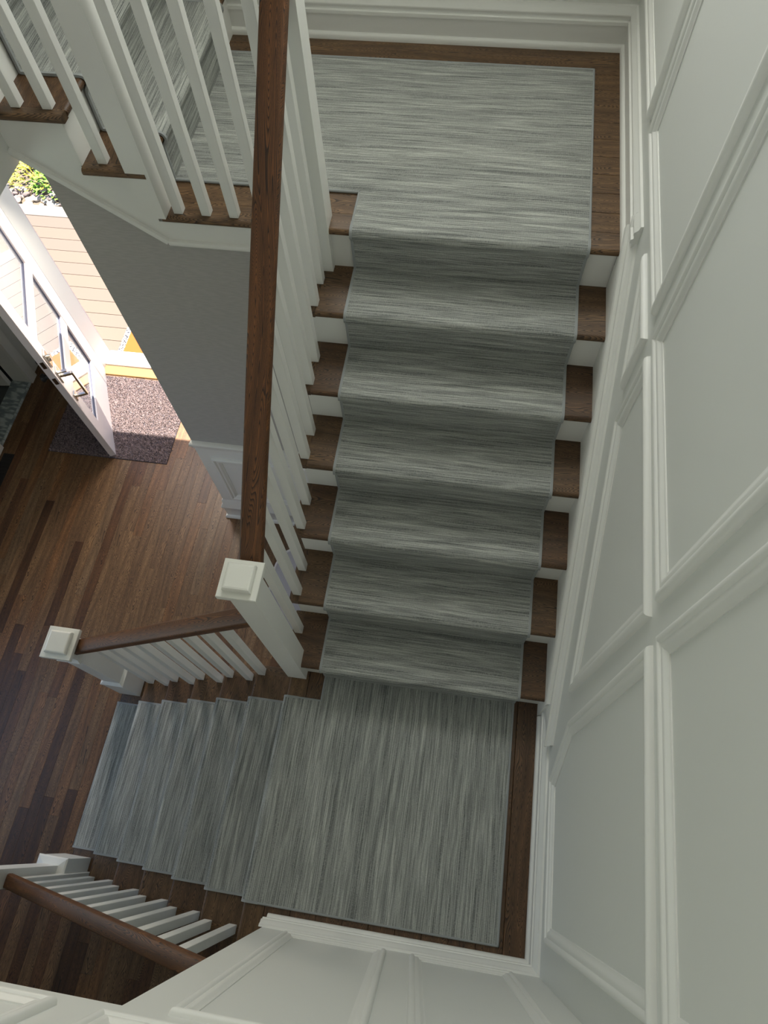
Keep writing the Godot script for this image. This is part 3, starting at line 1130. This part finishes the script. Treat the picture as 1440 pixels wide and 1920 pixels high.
# ------------------------------------------------------------------ front door
func build_front_door() -> void:
	# door space: x along the leaf from the hinge, z out of its outer face
	var d := Node3D.new()
	d.name = "door_1"
	add_child(d)
	tag(d, "open white front door with glass lights, swung into the hall", "door", "", "structure")
	d.position = Vector3(-3.421, 0.012, -3.428)
	d.rotation.y = atan2(-0.90957, 0.41554)
	var wd := 0.868
	var hh := 2.17
	var th := 0.045
	# outer face at z = 0 looks towards local -z
	var g0 := 0.172
	var g1 := 0.752
	var b := mb()
	b.box(Vector3(0, 0, 0), Vector3(g0, hh, th), 0.002)
	part("hinge_stile", b, M.door, d)
	b = mb()
	b.box(Vector3(g1, 0, 0), Vector3(wd, hh, th), 0.002)
	part("latch_stile", b, M.door, d)
	var bars := [[0.0, 0.298], [0.70, 0.79], [1.19, 1.283], [1.683, 1.776], [2.05, hh]]
	for i in bars.size():
		b = mb()
		b.box(Vector3(g0, bars[i][0], 0.002), Vector3(g1, bars[i][1], th - 0.002), 0.0015)
		part("bottom_rail" if i == 0 else "top_rail" if i == 4 else "glazing_bar", b, M.door, d)
	for i in 4:
		var y0: float = bars[i][1]
		var y1: float = bars[i + 1][0]
		b = mb()
		b.box(Vector3(g0, y0, 0.019), Vector3(g1, y1, 0.025))
		var pane := part("glass_pane", b, M.door_glass, d)
		b = mb()   # dark gasket round the pane
		for q: Array in [[g0, y0, g1, y0 + 0.008], [g0, y1 - 0.008, g1, y1], [g0, y0 + 0.008, g0 + 0.008, y1 - 0.008], [g1 - 0.008, y0 + 0.008, g1, y1 - 0.008]]:
			b.box(Vector3(q[0], q[1], 0.012), Vector3(q[2], q[3], 0.019))
		part("gasket", b, M.bead, pane)
	# outside: dead-bolt plate and a tall pull
	var hx := 0.815
	b = mb()
	b.box(Vector3(hx - 0.03, 1.03, -0.012), Vector3(hx + 0.03, 1.15, 0.001), 0.004)
	b.tube(Vector3(hx, 1.09, -0.03), Vector3(hx, 1.09, -0.008), 0.021, 0.024, 14)
	part("deadbolt", b, M.nickel, d)
	b = mb()
	b.box(Vector3(hx - 0.03, 0.87, -0.010), Vector3(hx + 0.03, 0.985, 0.001), 0.004)
	b.box(Vector3(hx - 0.022, 0.66, -0.010), Vector3(hx + 0.022, 0.73, 0.001), 0.004)
	b.box(Vector3(hx - 0.011, 0.905, -0.075), Vector3(hx + 0.011, 0.925, -0.008), 0.003)
	b.box(Vector3(hx - 0.011, 0.685, -0.075), Vector3(hx + 0.011, 0.705, -0.008), 0.003)
	b.box(Vector3(hx - 0.011, 0.685, -0.088), Vector3(hx + 0.011, 0.925, -0.073), 0.003)
	b.box(Vector3(hx - 0.012, 0.945, -0.06), Vector3(hx + 0.012, 0.955, -0.008), 0.002)
	part("door_pull", b, M.nickel, d)
	# inside: knob
	b = mb()
	b.tube(Vector3(hx, 0.93, th), Vector3(hx, 0.93, th + 0.04), 0.014)
	b.tube(Vector3(hx, 0.93, th + 0.038), Vector3(hx, 0.93, th + 0.05), 0.018, 0.03, 14)
	b.tube(Vector3(hx, 0.93, th + 0.05), Vector3(hx, 0.93, th + 0.066), 0.03, 0.02, 14)
	b.tube(Vector3(hx, 1.09, th), Vector3(hx, 1.09, th + 0.02), 0.026, 0.022, 14)
	part("inner_knob", b, M.black, d)
	for y: Array in [[1.06, 1.12], [0.9, 0.96]]:
		b = mb()
		b.box(Vector3(wd - 0.001, y[0], 0.011), Vector3(wd + 0.0015, y[1], 0.034), 0.0006)
		part("latch_plate", b, M.plate, d)
	# jamb, head and sill
	b = boxes([[-3.455, 0, -3.585, -3.424, 2.23, -3.446], [-2.5, 0, -3.585, -2.469, 2.23, -3.446], [-3.424, 2.19, -3.585, -2.5, 2.23, -3.446]])
	var j := struct("trim_3", b, M.door, "white jambs and head of the front door opening", "door frame")
	b = mb()
	b.box(Vector3(-3.424, -0.06, -3.60), Vector3(-2.5, 0.032, -3.462), 0.006)
	part("sill", b, M.sill, j)
	b = mb()
	b.box(Vector3(-3.424, -0.01, -3.4615), Vector3(-2.5, 0.012, -3.372), 0.004)
	part("saddle", b, M.saddle, j)
	b = boxes([[-3.4245, 0.033, -3.462, -3.4215, 2.19, -3.446]])
	part("weatherstrip", b, M.black, j)


# ------------------------------------------------------------------ outside
func build_porch() -> void:
	var p := struct("porch_deck", boxes([[-6.6, -0.30, -5.24, 1.2, -0.045, -3.57]]), M.soil, "sunlit cream porch deck beyond the front door", "deck")
	var z := -3.60
	var i := 0
	while z > -5.10:
		var b := mb()
		b.board(Vector3(-6.6, -0.044, z - 0.1355), Vector3(1.2, -0.02, z - 0.002), 0.001)
		part("deck_board", b, M.deck if i % 2 else M.deck_b, p)
		z -= 0.137
		i += 1
	var e := mb()
	e.board(Vector3(-6.6, -0.044, z - 0.14), Vector3(1.2, -0.018, z - 0.0035), 0.003)
	part("deck_border", e, M.deck_edge, p)
	struct("ground", boxes([[-14, -0.5, -14, 8, -0.30, 10]]), M.lawn, "ground outside the house", "ground")
	struct("flower_bed", boxes([[-7.0, -0.299, -7.4, -2.0, -0.16, -5.26]]), M.soil, "dark soil bed beyond the porch", "flower bed")
	# river stones along the deck
	var kinds := [M.stone_a, M.stone_b, M.stone_c]
	var lumps := []
	for k in 4:
		var s := SphereMesh.new()
		s.radius = 0.5
		s.height = 1.0
		s.radial_segments = 10
		s.rings = 5
		lumps.append(s)
	var bed := thing("stone_border", "band of grey river stones along the far edge of the porch deck", "stones", Vector3(-4.7, -0.16, -5.45))
	for k in 150:
		var o := MeshInstance3D.new()
		o.mesh = lumps[k % 4]
		o.material_override = kinds[rng.randi() % 3]
		o.name = "stone" if k == 0 else "stone_%03d" % k
		bed.add_child(o, true)
		o.position = Vector3(rng.randf_range(-0.75, 0.55), rng.randf_range(0.0, 0.025), rng.randf_range(-0.16, 0.17))
		o.rotation = Vector3(rng.randf() * 0.4, rng.randf() * TAU, rng.randf() * 0.4)
		o.scale = Vector3(rng.randf_range(0.05, 0.09), rng.randf_range(0.03, 0.05), rng.randf_range(0.04, 0.07))
	plant("leafy_plant", "green leafy plant at the right of the bed beyond the porch", Vector3(-4.70, -0.16, -5.74), 0.30, 260, M.leaf_a, 0.06)
	plant("leafy_plant", "low yellow-green plant behind the river stones", Vector3(-5.02, -0.16, -5.78), 0.26, 240, M.leaf_b, 0.05)
	plant("leafy_plant", "yellow-green ground cover at the far tip of the bed", Vector3(-5.28, -0.16, -6.12), 0.34, 280, M.leaf_b, 0.055)
	plant("leafy_plant", "pale green plant farthest up beside the grey wall edge", Vector3(-4.95, -0.16, -6.2), 0.34, 280, M.leaf_c, 0.06)
	# door mat on the porch
	var m := thing("coir_doormat", "orange coir doormat with a black patterned border on the porch", "doormat", Vector3(0, -0.02, 0))
	var b := mb()
	b.board(Vector3(-3.385, 0.0, -3.885), Vector3(-2.60, 0.012, -3.605), 0.003)
	part("border", b, M.border, m)
	b = mb()
	b.board(Vector3(-3.335, 0.011, -3.835), Vector3(-2.65, 0.0145, -3.607), 0.001)
	part("coir", b, M.coir, m)
	var tm := TextMesh.new()
	var sf := SystemFont.new()
	sf.font_names = PackedStringArray(["Droid Serif"])
	tm.font = sf
	tm.text = "H"
	tm.font_size = 32
	tm.pixel_size = 0.0022
	tm.depth = 0.002
	var g := part("letter", tm, M.glyph, m)
	g.rotation = Vector3(-PI / 2, PI / 2, 0)
	g.position = Vector3(-3.14, 0.0150, -3.68)


func plant(called: String, label: String, at: Vector3, r: float, leaves: int, mat: Material, size: float) -> void:
	var b := mb()
	for i in leaves:
		var a := rng.randf() * TAU
		var rr := sqrt(rng.randf()) * r
		var c := Vector3(cos(a) * rr, 0.03 + rng.randf() * r * 0.8 * (1.1 - rr / r), sin(a) * rr)
		var d := Vector3(cos(a) * 0.7 + rng.randf_range(-0.6, 0.6), rng.randf_range(0.1, 0.7), sin(a) * 0.7 + rng.randf_range(-0.6, 0.6)).normalized()
		var s := d.cross(Vector3.UP).normalized()
		var l := size * rng.randf_range(0.7, 1.3)
		var up := s.cross(d).normalized()
		var mid := c + d * l * 0.5 + up * l * 0.08
		b.tri(c, mid + s * l * 0.28 + up * l * 0.06, mid, up)
		b.tri(c, mid, mid - s * l * 0.28 + up * l * 0.06, up)
		b.tri(mid + s * l * 0.28 + up * l * 0.06, c + d * l, mid, up)
		b.tri(mid, c + d * l, mid - s * l * 0.28 + up * l * 0.06, up)
	var t := thing(called, label, "plant", at, "plants beyond the porch")
	part("foliage", b, mat, t).set_meta("kind", "stuff")
	for i in 7:
		var a := rng.randf() * TAU
		var st := mb()
		st.tube(Vector3(cos(a), 0, sin(a)) * r * 0.1, Vector3(cos(a) * r * 0.5, r * 0.5, sin(a) * r * 0.5), 0.005, 0.003, 5)
		part("stem", st, mat, t)


# ------------------------------------------------------------------ entrance hall
func build_foyer() -> void:
	var f := struct("floor", boxes([[-4.0, -0.15, WZ, WX, -0.018, 2.9]], 2), M.sub, "oak strip floor of the entrance hall", "floor")
	# strips run towards the front door
	var mats := [M.floor_a, M.floor_b, M.floor_c, M.floor_d, M.floor_e, M.floor_f, M.floor_g, M.floor_a, M.floor_b, M.floor_d]
	var x := -4.0
	while x < -1.14:
		var x2 := x + 0.0667
		var z0 := -2.27 if x > -2.06 else -3.372 if x > -3.45 and x2 < -2.5 else WZ
		var z := z0 - rng.randf() * 0.5
		while z < 0.75:
			var z2 := z + rng.randf_range(0.55, 1.45)
			var a := maxf(z, z0)
			if z2 - a > 0.02:
				plank(f, Vector3(x + 0.0001, -0.018, a + 0.0002), Vector3(x2 - 0.0001, -0.0002 * rng.randf(), z2 - 0.0002), mats[rng.randi() % mats.size()], 2, 0.0006)
			z = z2
		x = x2
	# dark rug by the door
	var m := thing("entrance_rug", "dark charcoal shag rug under the open front door", "rug", Vector3(-3.13, 0.0, -2.985))
	var b := mb()
	b.board(Vector3(-0.478, 0, -0.372), Vector3(0.478, 0.008, 0.372), 0.003)
	part("backing", b, M.mat_back, m)
	var tuft := mb()
	for k in 3:
		var a0 := TAU * k / 3.0
		var a1 := TAU * (k + 1) / 3.0
		tuft.tri(Vector3(cos(a0) * 0.0052, 0, sin(a0) * 0.0052), Vector3(cos(a1) * 0.0052, 0, sin(a1) * 0.0052), Vector3(0.003, 0.0085, 0), Vector3(cos((a0 + a1) / 2), 0.3, sin((a0 + a1) / 2)))
	var mm := MultiMesh.new()
	mm.transform_format = MultiMesh.TRANSFORM_3D
	mm.use_colors = true
	mm.mesh = tuft.mesh()
	mm.instance_count = 26000
	for k in mm.instance_count:
		var t := Transform3D(Basis(Vector3.UP, rng.randf() * TAU).scaled(Vector3(1.3, rng.randf_range(0.7, 1.3), 1.3)), Vector3(rng.randf_range(-0.474, 0.474), rng.randf_range(0.004, 0.010), rng.randf_range(-0.368, 0.368)))
		mm.set_instance_transform(k, t)
		var g := rng.randf_range(0.35, 1.25)
		mm.set_instance_color(k, Color(g * 1.02, g, g * 1.03))
	var pile := MultiMeshInstance3D.new()
	pile.multimesh = mm
	pile.material_override = M.pile
	pile.name = "pile"
	pile.set_meta("kind", "stuff")
	m.add_child(pile)

	# left wall: casing, marble saddle, the half-open inner door and the room behind
	b = boxes([[-4.0, 0, -3.30, -3.972, 2.17, -3.215], [-4.0, 0, -2.6, -3.972, 2.17, -2.515], [-4.0, 2.1, -3.215, -3.972, 2.17, -2.6], [-4.14, 0, -3.23, -4.0, 2.1, -3.215], [-4.14, 0, -2.6, -4.0, 2.1, -2.585]])
	struct("trim_4", b, M.white, "white casing of the doorway in the left wall", "door casing")
	b = mb()
	b.box(Vector3(-4.15, -0.02, -3.215), Vector3(-3.985, 0.014, -2.6), 0.004)
	struct("trim_5", b, M.marble, "grey marble saddle in the doorway at the far left", "door saddle")
	var d := Node3D.new()
	d.name = "door_2"
	add_child(d)
	tag(d, "white panelled inner door ajar at the far left edge", "door", "", "structure")
	d.position = Vector3(-4.14, 0.012, -3.20)
	d.rotation.y = deg_to_rad(186)
	b = mb()
	b.box(Vector3(0.01, 0, -0.04), Vector3(0.62, 2.05, 0), 0.002)
	part("leaf", b, M.white, d)
	b = mb()
	b.tube(Vector3(0.56, 0.95, -0.04), Vector3(0.56, 0.95, -0.09), 0.012, 0.025, 12)
	part("knob", b, M.nickel, d)
	struct("floor_3", boxes([[-5.3, -0.15, WZ, -4.15, -0.005, -2.2]]), M.slate, "dark grey floor of the room behind the left doorway", "floor")
	struct("wall_far", boxes([[-5.44, 0, -3.57, -5.3, 2.6, -2.06], [-5.3, 0, -2.2, -4.14, 2.6, -2.06], [-5.44, 2.6, -3.57, -4.14, 2.7, -2.06]]), M.wall, "walls of the small room behind the left doorway", "wall")
	# floor register
	var g := thing("floor_register", "black metal floor register by the left wall", "vent", Vector3(-3.905, 0.0, -2.30))
	b = mb()
	b.box(Vector3(-0.045, 0, -0.25), Vector3(0.045, 0.003, 0.25), 0.001)
	part("frame", b, M.black, g)
	for k in 16:
		b = mb()
		b.box(Vector3(-0.035, 0.003, -0.235 + k * 0.03), Vector3(0.035, 0.005, -0.223 + k * 0.03), 0.0005)
		part("louvre", b, M.black, g)
	# grey basket below the middle flight
	var k2 := thing("storage_bin", "grey lidded storage bin with rounded corners on the dark floor below the balusters", "bin", Vector3(-1.36, 0.0, -1.66))
	b = mb()
	var rim := mb()
	var lid := mb()
	var prof := [Vector2(0.80, 0.0), Vector2(0.9, 0.12), Vector2(0.97, 0.25), Vector2(1.0, 0.34)]
	for i in 36:
		var a0 := TAU * i / 36.0
		var a1 := TAU * (i + 1) / 36.0
		var e0 := Vector3(0.2 * signf(cos(a0)) * pow(absf(cos(a0)), 0.6), 0, 0.27 * signf(sin(a0)) * pow(absf(sin(a0)), 0.6))
		var e1 := Vector3(0.2 * signf(cos(a1)) * pow(absf(cos(a1)), 0.6), 0, 0.27 * signf(sin(a1)) * pow(absf(sin(a1)), 0.6))
		for q in 3:
			var s0: Vector2 = prof[q]
			var s1: Vector2 = prof[q + 1]
			b.quad(e0 * s0.x + Vector3(0, s0.y, 0), e1 * s0.x + Vector3(0, s0.y, 0), e1 * s1.x + Vector3(0, s1.y, 0), e0 * s1.x + Vector3(0, s1.y, 0), e0 + e1)
			b.quad(e0 * (s0.x - 0.03) + Vector3(0, s0.y, 0), e1 * (s0.x - 0.03) + Vector3(0, s0.y, 0), e1 * (s1.x - 0.03) + Vector3(0, s1.y, 0), e0 * (s1.x - 0.03) + Vector3(0, s1.y, 0), -e0 - e1)
		lid.tri(Vector3(0, 0.352, 0), e0 * 0.98 + Vector3(0, 0.345, 0), e1 * 0.98 + Vector3(0, 0.345, 0), Vector3.UP)
		rim.tube(e0 * 1.0 + Vector3(0, 0.342, 0), e1 * 1.0 + Vector3(0, 0.342, 0), 0.009, -1.0, 8)
	part("tub", b, M.basket, k2)
	part("lid", lid, M.basket, k2)
	part("rim", rim, M.basket_rim, k2)
